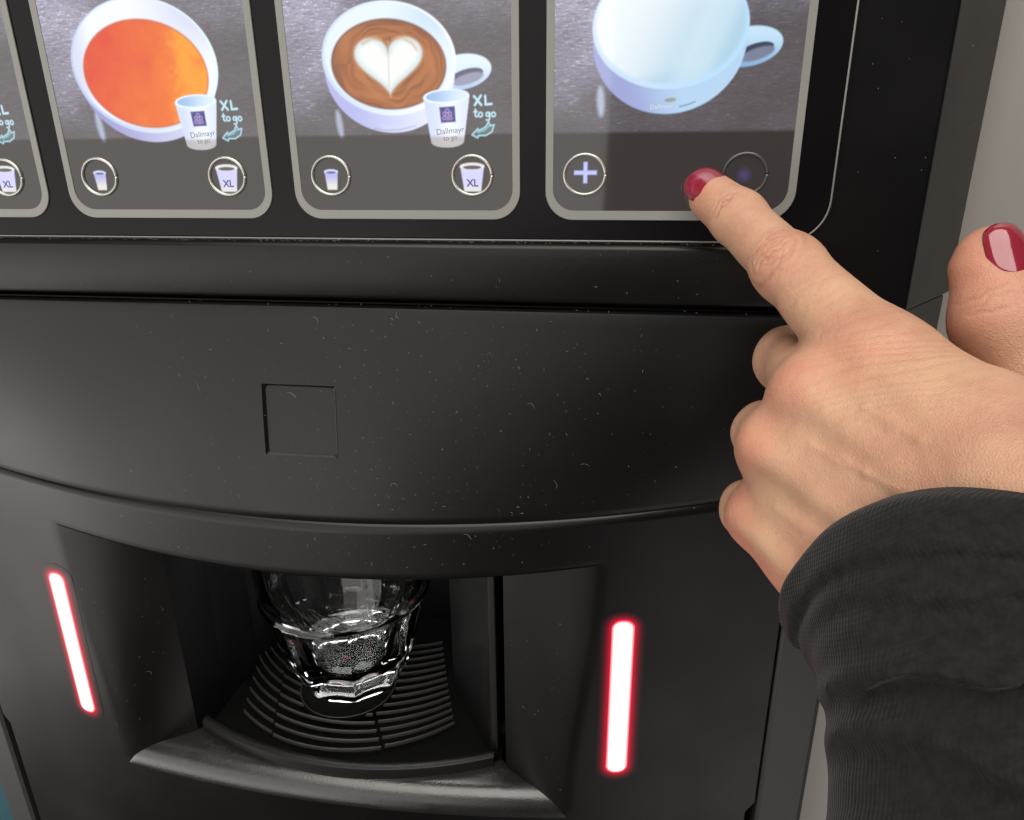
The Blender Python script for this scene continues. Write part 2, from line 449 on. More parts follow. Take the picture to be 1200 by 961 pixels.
def to_go_cup(img, u, v, cx, cb):
    """small printed paper cup; cx, cb = centre and foot"""
    body = [(cx-7.2, cb+14.6), (cx-5.2, cb+1.3), (cx-4.6, cb+.75), (cx-3.5, cb+.35), (cx-1.8, cb+.08), (cx, cb), (cx+1.8, cb+.12), (cx+3.5, cb+.5), (cx+4.6, cb+.95), (cx+5.1, cb+1.5), (cx+7.3, cb+15)]
    # the lower end of the cup is outside the lit field and looks dimmer
    sh = sm(cx-7.5, cx+7, u)
    col = mix(srgb(205, 216, 245), srgb(238, 244, 255), sm(0, 1, 1-np.abs(sh-.62)*1.6))
    col = mix(col, srgb(178, 170, 168), sm(26.9, 25.2, v)[:, :]*.85)
    put(img, polyd(u, v, body)-.25, col)
    put(img, ell(u, v, cx, cb+15, 7.5, 2.2, 2.5), srgb(226, 240, 255))
    put(img, ell(u, v, cx+.1, cb+15.1, 6.7, 1.6, 2.5), mix(srgb(150, 185, 226), srgb(214, 232, 252), sm(cx-6, cx+6, u)))
    put(img, polyd(u, v, [(cx-2.4, cb+11.9), (cx+2.7, cb+12.1), (cx+2.9, cb+7.4), (cx-2.0, cb+7.2)]), srgb(62, 58, 140))
    crest = srgb(176, 150, 196)
    for a, b, r in ((0.2, 10.8, .55), (-.7, 9.9, .5), (1.1, 9.9, .5), (.2, 9.6, .5), (-.9, 8.6, .45), (1.3, 8.6, .45), (.3, 8.4, .35)):
        put(img, np.abs(np.hypot(u-cx-a, v-cb-b)-r)-.14, crest, .15)
def chalk_words(img, u, v, x0, z0):
    c = srgb(190, 232, 246)
    for ch, ox in (('X', 0), ('L', 3.6)):
        for st in CHALK[ch]: put(img, seg(u, v, [(x0+ox+a, z0+8.6+b) for a, b in st], .33), c)
    for ch, ox in (('t', 0), ('o', 1.5), ('g', 4.0), ('o', 6.0)):
        for st in CHALK[ch]: put(img, seg(u, v, [(x0-.1+ox*.93+a*.9, z0+5.1+b*.9) for a, b in st], .22), c)
    arrow = [(-.9, .1), (1.0, 1.9), (1.1, 1.2), (3.6, 2.4), (4.5, 3.9), (5.1, 2.7), (6.3, 3.0), (5.6, 1.0), (3.6, -.1), (1.2, -.1), (.9, -.8)]
    ar = [(x0+a, z0-.3+b) for a, b in arrow]
    put(img, np.abs(polyd(u, v, ar))-.2, c)
    put(img, seg(u, v, [(x0+1, z0+.6), (x0+3.2, z0+1.2), (x0+4.6, z0+2.4)], .3), srgb(150, 205, 220), .2, .8)
    put(img, polyd(u, v, ar), srgb(96, 150, 160), .2, .35)
def xl_icon(img, u, v, cx, cz):
    put(img, polyd(u, v, [(cx-3.7, cz+3.0), (cx-2.6, cz-4.4), (cx+2.6, cz-4.4), (cx+3.7, cz+3.0)])-.2, mix(srgb(222, 219, 222), srgb(205, 205, 246), sm(cz-4.2, cz-1.5, v)))
    put(img, ell(u, v, cx, cz+3.2, 4.1, 1.15), srgb(228, 226, 226)); put(img, ell(u, v, cx, cz+2.9, 3.0, .62), srgb(84, 72, 76))
def small_icon(img, u, v, cx, cz):
    put(img, polyd(u, v, [(cx-2.1, cz+1.3), (cx-1.5, cz-4.2), (cx+1.5, cz-4.2), (cx+2.1, cz+1.3)])-.2, mix(srgb(230, 226, 215), srgb(176, 178, 232), sm(cz-4, cz+.5, v)))
    put(img, ell(u, v, cx, cz+1.4, 2.45, .75), srgb(212, 214, 250)); put(img, ell(u, v, cx, cz+1.15, 1.75, .42), srgb(92, 92, 150))

def draw(kind, u, v):
    h, w = u.shape; img = np.zeros((h, w, 3))
    # slate board behind the cup, lit from the upper left
    st = hashnoise(u*.55+40, v*3.3+20, 1)*.5+hashnoise(u*1.1+9, v*5.5+3, 2)*.3+hashnoise(u*2.6, v*3.0, 3)*.2
    blot = hashnoise(u*.09+7, v*.11+4, 4)
    lit = np.clip(.10+.80*sm(15, -36, u)*sm(24, 62, v)+.25*sm(-10, 36, u)*sm(48, 72, v), 0, 1)
    k = lit*(.35+1.1*st)*(.6+.8*blot)
    board = mix(srgb(76, 69, 67), srgb(172, 168, 190), np.clip(k, 0, 1))+(np.clip(st-.73, 0, 1)*lit*3.2)[..., None]*srgb(240, 240, 255)
    scratch = np.clip(hashnoise(u*.8+v*.25, v*9, 6)-.80, 0, 1)*2.2*lit
    board = board+scratch[..., None]*srgb(235, 232, 255)
    img += board
    # dark field under the picture
    put(img, v-26.6, srgb(52, 46, 45), .55)
    if kind == 'tea':
        put(img, ell(u, v, -21.6, 30.5, 1.1, 4.8, 6)+0*u, srgb(186, 196, 224), .7, .75*1)
        put(img, v-26.6, srgb(52, 46, 45), .2, .6)
        # bowl: outside, inside, liquid
        put(img, ell(u, v, -1.3, 46.6, 25.2, 21.2, -3), mix(srgb(152, 152, 206), srgb(206, 206, 238), sm(-24, 14, u+(v-40)*.2)), .25)
        put(img, ell(u, v, -1.4, 48.9, 26.4, 20.6, -3), mix(srgb(188, 200, 238), srgb(226, 246, 250), sm(-26, 22, u)), .22)
        put(img, ell(u, v, -1.4, 49.2, 25.6, 19.9, -3), mix(srgb(238, 241, 250), srgb(188, 196, 226), np.clip(.8*sm(-6, 24, u)*sm(48, 66, v)+.6*sm(-18, -26, u)+.5*sm(36, 29, v), 0, 1)), .3)
        t = sm(-26, 23, u-(v-46)*.35+hashnoise(u*.1, v*.1, 8)*9-4)
        blob = hashnoise(u*.22+3, v*.22+8, 31)*.7+hashnoise(u*.7, v*.7, 32)*.3; t = np.clip(t+(blob-.5)*.35, 0, 1); liq = mix(srgb(220, 62, 18), srgb(238, 122, 20), t); liq = mix(liq, srgb(248, 160, 18), sm(.70, 1, t)*.8)
        put(img, ell(u, v, -1.3, 46.5, 22.6, 16.6, -3), srgb(196, 96, 50), .35)
        put(img, ell(u, v, -1.3, 46.5, 22.2, 16.2, -3), liq, .5)
    elif kind == 'coffee':
        put(img, ell(u, v, -20.8, 30.2, 1.0, 4.2, 6), srgb(186, 196, 224), .6, .7)
        put(img, v-26.6, srgb(52, 46, 45), .2, .6)
        hd = ell(u, v, 20.5, 44.8, 9.6, 5.0, 8)
        put(img, hd, mix(srgb(170, 196, 232), srgb(222, 238, 255), sm(38, 48, v)), .25)
        put(img, ell(u, v, 22.0, 43.6, 5.6, 2.0, 14), srgb(92, 92, 116), .25); put(img, ell(u, v, 22.6, 42.8, 5.0, 1.5, 14), srgb(150, 152, 176), .35)
        put(img, ell(u, v, -3.0, 45.6, 21.4, 18.2, -5), mix(srgb(176, 178, 230), srgb(226, 232, 255), sm(-20, 16, u)), .25)
        put(img, ell(u, v, -3.0, 49.0, 21.9, 16.4, -4), mix(srgb(202, 220, 246), srgb(245, 250, 255), sm(-22, 12, u)), .25)
        put(img, ell(u, v, -3.0, 49.4, 20.9, 15.5, -4), mix(srgb(226, 238, 252), srgb(176, 208, 240), sm(-4, 18, u)*sm(50, 64, v)), .4)
        sw = hashnoise(np.hypot(u+3, (v-48)*1.3)*1.1+hashnoise(u*.25, v*.25, 11)*3, np.arctan2(v-48, u+3)*1.5+20, 12)
        cof = mix(srgb(138, 74, 32), srgb(182, 112, 58), sw); cof = mix(cof, srgb(120, 66, 36), np.clip(sm(56, 61, v)*.6+sm(-17, -21, u)*.5, 0, 1))
        put(img, ell(u, v, -3.1, 47.4, 18.9, 13.1, -3), srgb(112, 66, 42), .35)
        put(img, ell(u, v, -3.1, 47.4, 18.4, 12.7, -3), cof, .4)
        heart = []
        for a in np.linspace(0, 2*math.pi, 60, endpoint=False):
            hx = 16*math.sin(a)**3; hy = 13*math.cos(a)-5*math.cos(2*a)-2*math.cos(3*a)-math.cos(4*a)
            heart.append((-2.9+hx*.70, 48.3+hy*.585))
        hd = polyd(u, v, heart)
        put(img, hd-.3, srgb(206, 160, 116), .6, .7)
        put(img, hd+.15, mix(srgb(206, 222, 228), srgb(240, 243, 240), sm(0, 2.6, -hd)), .4)
        put(img, seg(u, v, [(-2.7, 54.2), (-2.9, 49), (-3.2, 41)], .18), srgb(186, 176, 164), .3, .6)
        put(img, seg(u, v, [(-11, 53.6), (-8, 55), (-5, 54.6)], .35), srgb(196, 150, 106), .5, .7)
        put(img, seg(u, v, [(-1, 54.6), (2, 55), (5, 53.4), (6.4, 51.5)], .35), srgb(206, 156, 106), .5, .7)
        put(img, seg(u, v, [(-9, 28.7), (-4.5, 28.1), (0, 28.3), (5, 29.4)], .22), srgb(128, 128, 170), .2, .4)
    else:
        put(img, ell(u, v, -21.9, 35.5, 1.1, 4.2, 4), srgb(190, 200, 226), .7, .8)
        hd = ell(u, v, 20.6, 49.6, 9.7, 5.3, 8)
        put(img, hd, mix(srgb(130, 172, 212), srgb(196, 226, 246), sm(43, 54, v)), .25)
        put(img, ell(u, v, 22.6, 48.4, 5.4, 2.0, 16), srgb(62, 66, 86), .25); put(img, ell(u, v, 23.4, 47.6, 4.9, 1.6, 16), srgb(120, 128, 152), .35)
        put(img, ell(u, v, -2.3, 51.6, 22.4, 19.9, -2), mix(srgb(160, 166, 214), srgb(182, 212, 240), sm(-18, 2, u+(v-44)*.3)), .25)
        put(img, ell(u, v, -2.3, 55.6, 22.7, 17.0, -2), mix(srgb(205, 226, 250), srgb(186, 222, 250), sm(-20, 16, u)), .25)
        inn = mix(srgb(240, 247, 250), srgb(176, 210, 230), sm(-22, 20, u-(v-55)*.5)); inn = mix(inn, srgb(246, 252, 255), sm(60, 70, v)); inn = mix(inn, srgb(176, 208, 232), sm(46, 40, v+.02*u*u)*.7); inn = mix(inn, srgb(226, 244, 252), sm(8, 2, np.abs(u-8-(v-50)*.4))*.35)
        put(img, ell(u, v, -2.3, 56.4, 21.6, 16.2, -2), inn, .6)
        put(img, ell(u, v, -.9, 35.6, 1.7, .6, 4), srgb(150, 148, 120), .3, .8)
        put(img, seg(u, v, [(2, 33.7), (4.4, 34.2), (6.4, 35.0)], .22), srgb(86, 110, 120), .2, .6)
    if kind in ('tea', 'coffee'):
        to_go_cup(img, u, v, 15.3, 22.9); chalk_words(img, u, v, 24.3, 26.6)
        small_icon(img, u, v, -25.3, 13.4+.6); xl_icon(img, u, v, 23.1, 13.6)
    else:
        c = srgb(186, 190, 250)
        put(img, np.maximum(np.abs(u+26.1)-3.6, np.abs(v-14.7)-.62), c); put(img, np.maximum(np.abs(u+26.1)-.62, np.abs(v-14.7)-3.2), c)
        put(img, np.hypot(u-22.9, v-13.8)-1.2, srgb(96, 84, 150), 1.5, .5)
    return np.clip(img, 0, 1)

def picture_material():
    mt = bpy.data.materials.new('lit_picture'); mt.use_nodes = True; nt, N, L, p = nodes(mt)
    p.inputs['Base Color'].default_value = (.012, .012, .012, 1); p.inputs['Roughness'].default_value = .045
    p.inputs['IOR'].default_value = 1.52
    a = N.new('ShaderNodeAttribute'); a.attribute_name = 'print'
    L.new(a.outputs['Color'], p.inputs['Emission Color']); p.inputs['Emission Strength'].default_value = 1.04
    return mt
M['picture'] = picture_material()
M['ink'] = emissive('cup_lettering_ink', (.30, .28, .27), .55)
M['ink_blue'] = emissive('icon_lettering_blue', (.060, .065, .25), 1.0)
M['ink_pale'] = emissive('cup_lettering_pale', (.78, .80, .92), .9)

STEP = .25
U0, U1, V0, V1 = -SW/2+2.4, SW/2-2.4, 2.9, SH-2.9
us = np.linspace(U0, U1, int((U1-U0)/STEP)); vs_ = np.linspace(V0, V1, int((V1-V0)/STEP))
def picture_mesh(kind):
    u, v = np.meshgrid(us, vs_)
    img = draw(kind, u, v); h, w = u.shape
    r = 7.0                                     # rounded corners
    qx = np.maximum(np.abs(u)-(U1-r), 0); qz = np.maximum(np.abs(v-SH/2)-((V1-V0)/2-r), 0)
    ok = np.hypot(qx, qz) <= r+.3
    idx = np.arange(h*w).reshape(h, w)
    f = np.stack([idx[:-1, :-1], idx[:-1, 1:], idx[1:, 1:], idx[1:, :-1]], -1)
    okf = ok[:-1, :-1] & ok[:-1, 1:] & ok[1:, 1:] & ok[1:, :-1]; f = f[okf]
    me = bpy.data.meshes.new('picture')
    me.vertices.add(h*w); co = np.zeros((h*w, 3)); co[:, 0] = u.ravel(); co[:, 2] = v.ravel(); me.vertices.foreach_set('co', (co*S).ravel())
    nf = len(f); me.loops.add(nf*4); me.loops.foreach_set('vertex_index', f.ravel().astype(np.int32))
    me.polygons.add(nf); me.polygons.foreach_set('loop_start', np.arange(0, nf*4, 4, dtype=np.int32))
    me.update(calc_edges=True)
    at = me.attributes.new('print', 'FLOAT_COLOR', 'POINT'); rgba = np.ones((h*w, 4), np.float32); rgba[:, :3] = img.reshape(-1, 3)
    at.data.foreach_set('color', rgba.ravel()); me.materials.append(M['picture'])
    return me
def text_mesh(txt, size, mat, shear=0, bold=0):
    c = bpy.data.curves.new('lettering', 'FONT'); c.body = txt; c.size = size*S; c.align_x = 'CENTER'; c.shear = shear; c.offset = bold*S
    o = bpy.data.objects.new('tmp', c); COL.objects.link(o)
    dg = bpy.context.evaluated_depsgraph_get(); me = bpy.data.meshes.new_from_object(o.evaluated_get(dg))
    bpy.data.objects.remove(o); me.name = 'lettering'; me.materials.clear(); me.materials.append(mat)
    return me
T_dall = text_mesh('Dallmayr', 2.55, M['ink']); T_togo = text_mesh('to go', 2.2, M['ink']); T_xl = text_mesh('XL', 3.2, M['ink_blue'], 0, .09)
T_cup = text_mesh('Dallmayr', 1.9, M['ink_pale'])
def put_text(me, x, z, parent, y=-.12, rot=0):
    o = bpy.data.objects.new('lettering', me); COL.objects.link(o); o.parent = parent
    o.location = (x*S, y*S, z*S); o.rotation_euler = (math.pi/2, math.radians(-rot), 0)
    return o

pics = {k: picture_mesh(k) for k in ('tea', 'coffee', 'cup')}
rim_out = rrect(-SW/2, SW/2, 0, SH, 9, 10); rim_in = rrect(-SW/2+2.5, SW/2-2.5, 3.0, SH-3, 6.8, 10)
def rim_mesh():
    mb = MB(); n = len(rim_out)
    lo = [(x, 0, z) for x, z in rim_out]; l1 = [(x*.9975, -.35, SH/2+(z-SH/2)*.9975) for x, z in rim_out]
    l2 = [(x*1.002, -.35, SH/2+(z-SH/2)*1.002) for x, z in rim_in]; l3 = [(x, .05, z) for x, z in rim_in]
    mb.add(lo+l1+l2+l3, [(k*n+i, k*n+(i+1) % n, (k+1)*n+(i+1) % n, (k+1)*n+i) for k in range(3) for i in range(n)])
    return mb.build('screen_rim', M['rim'], None, True, 30)
def ring_mesh(rx, rz, tr):
    mb = MB(); pts = [(rx*math.cos(a), 0, rz*math.sin(a)) for a in np.linspace(0, 2*math.pi, 57)]
    tube(mb, pts, tr, 8); return mb.build('button_ring', M['ring'], None, True)
rim0 = rim_mesh(); ring0 = ring_mesh(6.5, 6.1, .55); bowl0 = None
rimd, ringd = rim0.data, ring0.data
bpy.data.objects.remove(rim0); bpy.data.objects.remove(ring0)
labels = ['drink screen cut by the left picture edge', 'lit screen with a bowl of orange tea', 'lit screen with a cappuccino and white milk heart', 'lit screen with an empty white cup and plus button']
for k, kind in enumerate(('tea', 'tea', 'coffee', 'cup')):
    scr = empty('product_screen'); child(scr); scr.location = MZ+Vector(((k-1.5)*PITCHX*S, -.0002, 0))
    scr['label'] = labels[k]
    def sub(name, me, loc=(0, 0, 0)):
        o = bpy.data.objects.new(name, me); COL.objects.link(o); o.parent = scr; o.location = Vector(loc)*S; return o
    sub('screen_rim', rimd); pc = sub('picture', pics[kind], (0, -.10, 0))
    for bx, bz in ((-25.4 if kind != 'cup' else -26.3, 14.1), (23.1, 14.0)):
        r_o = sub('button_ring', ringd, (bx, -.35, bz))
        if kind == 'cup' and bx > 0:
            r_o.material_slots[0].link = 'OBJECT'; r_o.material_slots[0].material = M['ring_unlit']
    if kind != 'cup':
        put_text(T_dall, 16.3, 26.9, scr, -.16, 5); put_text(T_togo, 16.3, 24.9, scr, -.16, 5); put_text(T_xl, 23.1, 10.6, scr, -.16)
        if kind == 'coffee': put_text(T_cup, -3.2, 28.7, scr, -.16, 3)
    else: put_text(T_cup, -3.4, 33.2, scr, -.16, 3)

# --- lint and dust lying on the black plastic
mb = MB()
def fibre(x, z, yf, ln, r):
    a = random.uniform(0, 6.28); b = random.uniform(-2.2, 2.2); pts = []
    for i in range(4):
        pts.append((x, yf(x, z)-r*.8, z)); x += ln/3*math.cos(a); z += ln/3*math.sin(a); a += b*random.uniform(.2, .8)
    tube(mb, pts, [r*.6, r, r, r*.5], 3)
for i in range(560):
    q = random.random()
    if q < .62:
        x = random.gauss(48, 52); z = random.uniform(-104, -33); yf = lambda x, z: float(panel_y(x, z))
        if abs(x) > 170: continue
    elif q < .72:
        x = random.uniform(-170, 175); z = random.uniform(-25, -10); yf = lambda x, z: -3.25
    elif q < .86:
        x = random.uniform(-110, 112); z = random.uniform(-129, -113)+.0006*x*x; yf = lambda x, z: float(door_y(x, z))
    else:
        x = random.choice((-1, 1))*random.uniform(76, 108); z = random.uniform(-232, -150); yf = lambda x, z: float(cham_y(x, z))
    ln = random.choice((.25, .3, .35, .4, .5, .8, 1.2)) if random.random() < .97 else 4
    fibre(x, z, yf, ln, random.uniform(.022, .055))
for i in range(170):                     # dust line on the ledge above the trim bar and in the panel gap
    x = random.uniform(-150, 160); fibre(x, -7.55+random.uniform(0, .6), lambda x, z: -.6-random.random()*1.2, random.uniform(.2, 1.0), random.uniform(.04, .09))
for i in range(16):
    x = random.uniform(-40, 160); fibre(x, -29.0, lambda x, z: -3.6, random.uniform(.2, .9), random.uniform(.03, .05))
for i in range(30):
    x = random.uniform(150, 228); z = random.uniform(-25, 60); fibre(x, z, lambda x, z: (1.2 if x < 206 else 1.2+(x-206)*1.338)-.1, random.uniform(.2, .6), .05)
o = mb.build('lint', M['lint'], machine); child(o); o['kind'] = 'stuff'

# =================================================================== THE GLASS
mt = bpy.data.materials.new('clear_glass'); mt.use_nodes = True; nt, N, L, p = nodes(mt)
p.inputs['Base Color'].default_value = (.95, .985, .97, 1); p.inputs['Roughness'].default_value = 0
p.inputs['Transmission Weight'].default_value = 1; p.inputs['IOR'].default_value = 1.52
tc = N.new('ShaderNodeTexCoord'); nz = N.new('ShaderNodeTexNoise'); nz.inputs['Scale'].default_value = 55
bp = N.new('ShaderNodeBump'); bp.inputs['Strength'].default_value = .03; bp.inputs['Distance'].default_value = .001
L.new(tc.outputs['Object'], nz.inputs['Vector']); M['glass'] = mt
def glass_mesh():
    NS = 90; NF = 9
    def facet(a, k):
        """radius factor of a rounded polygon"""
        w = 2*math.pi/NF; b = ((a+w/2) % w)-w/2
        return 1-k*(1-(math.cos(math.pi/NF)/math.cos(b)) ) * 1.0 if False else (1-k)+k*math.cos(w/2)/math.cos(b)
    outer = [(0, 1.2, 0), (18, 1.0, 0), (23.5, 0, .2), (26.8, 1.0, .5), (28.6, 4, .9), (31, 11, 1), (33.4, 19, 1), (35.6, 28, 1), (37.4, 37, 1), (38.7, 44, 1), (39.6, 47.5, .9), (41.6, 49.5, .2), (42.2, 51.5, 0), (41.4, 53.5, 0), (41.7, 58, 0), (42.8, 70, 0), (43.8, 84, 0), (44.0, 88, 0), (43.4, 89, 0)]
    inner = [(42.4, 88.6, 0), (41.2, 80, 0), (40.0, 66, 0), (37.4, 52, 0), (34.6, 40, 0), (31.4, 28, 0), (28.4, 19, 0), (25.0, 13.6, 0), (20, 11.4, 0), (10, 10.6, 0), (0, 10.4, 0)]
    V = []; Fc = []; prof = outer+inner
    for r, z, k in prof:
        for i in range(NS):
            a = 2*math.pi*i/NS; rr = r*facet(a+.16, k); V.append((rr*math.cos(a), rr*math.sin(a), z))
    for j in range(len(prof)-1):
        for i in range(NS): Fc.append((j*NS+i, j*NS+(i+1) % NS, (j+1)*NS+(i+1) % NS, (j+1)*NS+i))
    return V, Fc
V, Fc = glass_mesh()
g = mesh_obj('drinking_glass', V, Fc, M['glass'], None, True, 22)
g.data.validate(); g.location = (-.0145, .0490, -.2331)
tag(g, 'clear faceted drinking glass standing on the drip tray', 'glass')

# =================================================================== THE HAND AND SLEEVE
def surface_nets(f, org, h):
    """vertices and quads of the zero level of a sampled field"""
    s = f < 0; nx, ny, nz = f.shape
    acc = np.zeros((nx-1, ny-1, nz-1, 3), np.float32); cnt = np.zeros((nx-1, ny-1, nz-1), np.float32)
    cs = [(0, 0, 0), (1, 0, 0), (0, 1, 0), (1, 1, 0), (0, 0, 1), (1, 0, 1), (0, 1, 1), (1, 1, 1)]
    sl = lambda A, c: A[c[0]:nx-1+c[0], c[1]:ny-1+c[1], c[2]:nz-1+c[2]]
    for a in range(8):
        for b in range(a+1, 8):
            d = np.array(cs[b])-np.array(cs[a])
            if np.abs(d).sum() != 1: continue
            fa, fb = sl(f, cs[a]), sl(f, cs[b]); x = (fa < 0) != (fb < 0)
            if not x.any(): continue
            t = np.where(x, fa/np.where(x, fa-fb, 1), 0)
            for k in range(3): acc[..., k] += np.where(x, cs[a][k]+t*d[k], 0)
            cnt += x
    act = cnt > 0; idx = -np.ones(act.shape, np.int64); idx[act] = np.arange(act.sum())
    I = np.argwhere(act); V = (I+acc[act]/cnt[act][:, None])*h+org
    Q = []
    for ax in range(3):
        o1, o2 = [(1, 2), (2, 0), (0, 1)][ax]
        a = np.take(s, range(f.shape[ax]-1), ax); b = np.take(s, range(1, f.shape[ax]), ax); ed = np.argwhere(a != b)
        ed = ed[(ed[:, o1] > 0) & (ed[:, o2] > 0) & (ed[:, o1] < act.shape[o1]) & (ed[:, o2] < act.shape[o2])]
        ins = a[tuple(ed.T)]
        e1 = np.zeros(3, int); e1[o1] = 1; e2 = np.zeros(3, int); e2[o2] = 1
        q = np.stack([idx[tuple((ed-e1-e2).T)], idx[tuple((ed-e2).T)], idx[tuple(ed.T)], idx[tuple((ed-e1).T)]], 1)
        q[~ins] = q[~ins][:, ::-1]; Q.append(q)
    Q = np.concatenate(Q); return V, Q[(Q >= 0).all(1)]

def smin(a, b, k):
    h = np.maximum(k-np.abs(a-b), 0)/k; return np.minimum(a, b)-h*h*k*.25
def cone(P, a, b, ra, rb):
    ba = (b-a).astype(np.float32); pa = P-a.astype(np.float32)
    t = np.clip(pa@ba/float(ba@ba), 0, 1); q = pa-t[..., None]*ba
    return np.sqrt((q*q).sum(-1))-(ra+(rb-ra)*t)
def ball(P, c, r): q = P-c.astype(np.float32); return np.sqrt((q*q).sum(-1))-r

# joints: direction from the lens and distance (the left hand reaches past the lens to the screen)
J = {}
J['i_tip'] = cc(835, 232, 219.5); J['i_dip'] = cc(866, 256, 210); J['i_pip'] = cc(922, 313, 189); J['i_mcp'] = cc(1032, 425, 163)
J['m_mcp'] = cc(956, 462, 168); J['r_mcp'] = cc(910, 526, 175); J['p_mcp'] = cc(893, 606, 184)
J['m_pip'] = cc(926, 422, 206); J['r_pip'] = cc(896, 507, 211); J['p_pip'] = cc(877, 597, 213)
J['i_cmc'] = cc(1262, 592, 124); J['m_cmc'] = cc(1215, 640, 129); J['r_cmc'] = cc(1140, 690, 139); J['p_cmc'] = cc(1030, 735, 151)
J['wrist'] = cc(1175, 775, 127); J['fore'] = CAM+RIGHT*98-UP*92+FWD*98; J['fore2'] = CAM+RIGHT*132-UP*215+FWD*48
J['t_tip'] = cc(1160, 312, 168); J['t_ip'] = cc(1174, 376, 166); J['t_mcp'] = cc(1232, 500, 163); J['t_cmc'] = cc(1270, 640, 135)
nb = np.cross(J['p_mcp']-J['i_mcp'], J['m_cmc']-J['m_mcp']); nb /= np.linalg.norm(nb)
if nb@(CAM-J['m_mcp']) < 0: nb = -nb            # towards the back of the hand
lo = np.min([v for k, v in J.items() if k not in ('fore', 'fore2')], 0)-16; hi = np.max([v for k, v in J.items() if k not in ('fore', 'fore2')], 0)+16

def hand_field(P):
    f = cone(P, J['i_mcp'], J['i_cmc'], 9.6, 11)
    for q, ra, rb in (('m', 9.4, 11), ('r', 8.8, 10.5), ('p', 8.2, 10)):
        f = smin(f, cone(P, J[q+'_mcp'], J[q+'_cmc'], ra, rb), 12)
    for q, w in (('im', 9.0), ('mr', 8.6), ('rp', 7.8)):    # flesh between the bones
        a = (J[q[0]+'_mcp']+J[q[1]+'_mcp'])/2; b = (J[q[0]+'_cmc']+J[q[1]+'_cmc'])/2
        f = smin(f, cone(P, a*.8+b*.2, b, w*.86, w+2.2), 8)
    for q in 'imrp':                               # the thick palm side
        f = smin(f, cone(P, J[q+'_mcp']-nb*8, J[q+'_cmc']-nb*9, 8, 12), 8)
    f = smin(f, cone(P, J['m_cmc']-nb*2, J['wrist'], 14, 17), 12)
    f = smin(f, cone(P, J['p_cmc']-nb*3, J['wrist'], 12, 15), 12)
    f = smin(f, cone(P, J['p_mcp']-nb*9+(J['p_cmc']-J['p_mcp'])*.25, J['p_cmc']-nb*8, 9, 12), 9)   # heel of the hand
    # knuckles and tendons
    for q, r in (('i', 7.6), ('m', 7.6), ('r', 6.9), ('p', 6.2)):
        f = smin(f, ball(P, J[q+'_mcp']+nb*2.6, r), 5)
        f = smin(f, cone(P, J[q+'_mcp']+nb*7.6, J[q+'_cmc']+nb*9.6-(J[q+'_cmc']-J[q+'_mcp'])*.25, 2.5, 1.8), 4.5)
    # muscle between thumb and forefinger, thumb
    f = smin(f, cone(P, J['i_mcp']*.4+J['i_cmc']*.6+UP*3-nb*3, J['t_mcp']-UP*8-nb*3, 9, 8), 6)
    th = cone(P, J['t_tip'], J['t_ip'], 7.9, 10.3)
    th = smin(th, cone(P, J['t_tip']+UP*2.4-FWD*.5, J['t_tip'], 6.2, 7.6), 4)
    th = smin(th, cone(P, J['t_ip'], J['t_mcp'], 10.2, 10.8), 4)
    th = smin(th, cone(P, J['t_mcp'], J['t_cmc'], 11, 14), 7)
    f = smin(f, th, 5)
    # forefinger
    ix = cone(P, J['i_tip'], J['i_dip'], 7.1, 7.8); ix = smin(ix, cone(P, J['i_dip'], J['i_pip'], 7.8, 8.1), 3)
    ix = smin(ix, ball(P, J['i_pip'], 7.7), 4); ix = smin(ix, cone(P, J['i_pip'], J['i_mcp'], 8.1, 10.6), 4)
    f = smin(f, ix, 6)
    # the three folded fingers
    for q, r0, r1, k in (('m', 8.8, 9.0, 3.5), ('r', 8.4, 8.6, 3.2), ('p', 7.6, 7.6, 3.0)):
        a, b = J[q+'_mcp'], J[q+'_pip']; fw = (J[q+'_cmc']-a); fw /= np.linalg.norm(fw)
        g_ = cone(P, a, b, r0, r1*.97); g_ = smin(g_, ball(P, b, r1+.5), 3)
        d1 = b+(fw*.80+(a-b)/np.linalg.norm(a-b)*.25-nb*.25)*22; g_ = smin(g_, cone(P, b, d1, r1, r1-.9), 2)
        d2 = d1+(fw*.1+(a-b)/np.linalg.norm(a-b)*.9)*12; g_ = smin(g_, cone(P, d1, d2, r1-.9, r1-1.6), 2)
        f = smin(f, g_, k)
    return f

def field_mesh(fn, lo, hi, h):
    n = np.ceil((hi-lo)/h).astype(int)+1; F = np.empty(tuple(n), np.float32)
    ys = (lo[1]+np.arange(n[1])*h).astype(np.float32); zs_ = (lo[2]+np.arange(n[2])*h).astype(np.float32)
    yy, zz = np.meshgrid(ys, zs_, indexing='ij')
    CH = 24
    for i0 in range(0, n[0], CH):
        xs_ = (lo[0]+np.arange(i0, min(i0+CH, n[0]))*h).astype(np.float32)
        P = np.empty((len(xs_),)+yy.shape+(3,), np.float32); P[..., 0] = xs_[:, None, None]; P[..., 1] = yy; P[..., 2] = zz
        F[i0:i0+len(xs_)] = fn(P)
    F[0] = F[-1] = 1; F[:, 0] = F[:, -1] = 1; F[:, :, 0] = F[:, :, -1] = 1
    return surface_nets(F, lo, h)

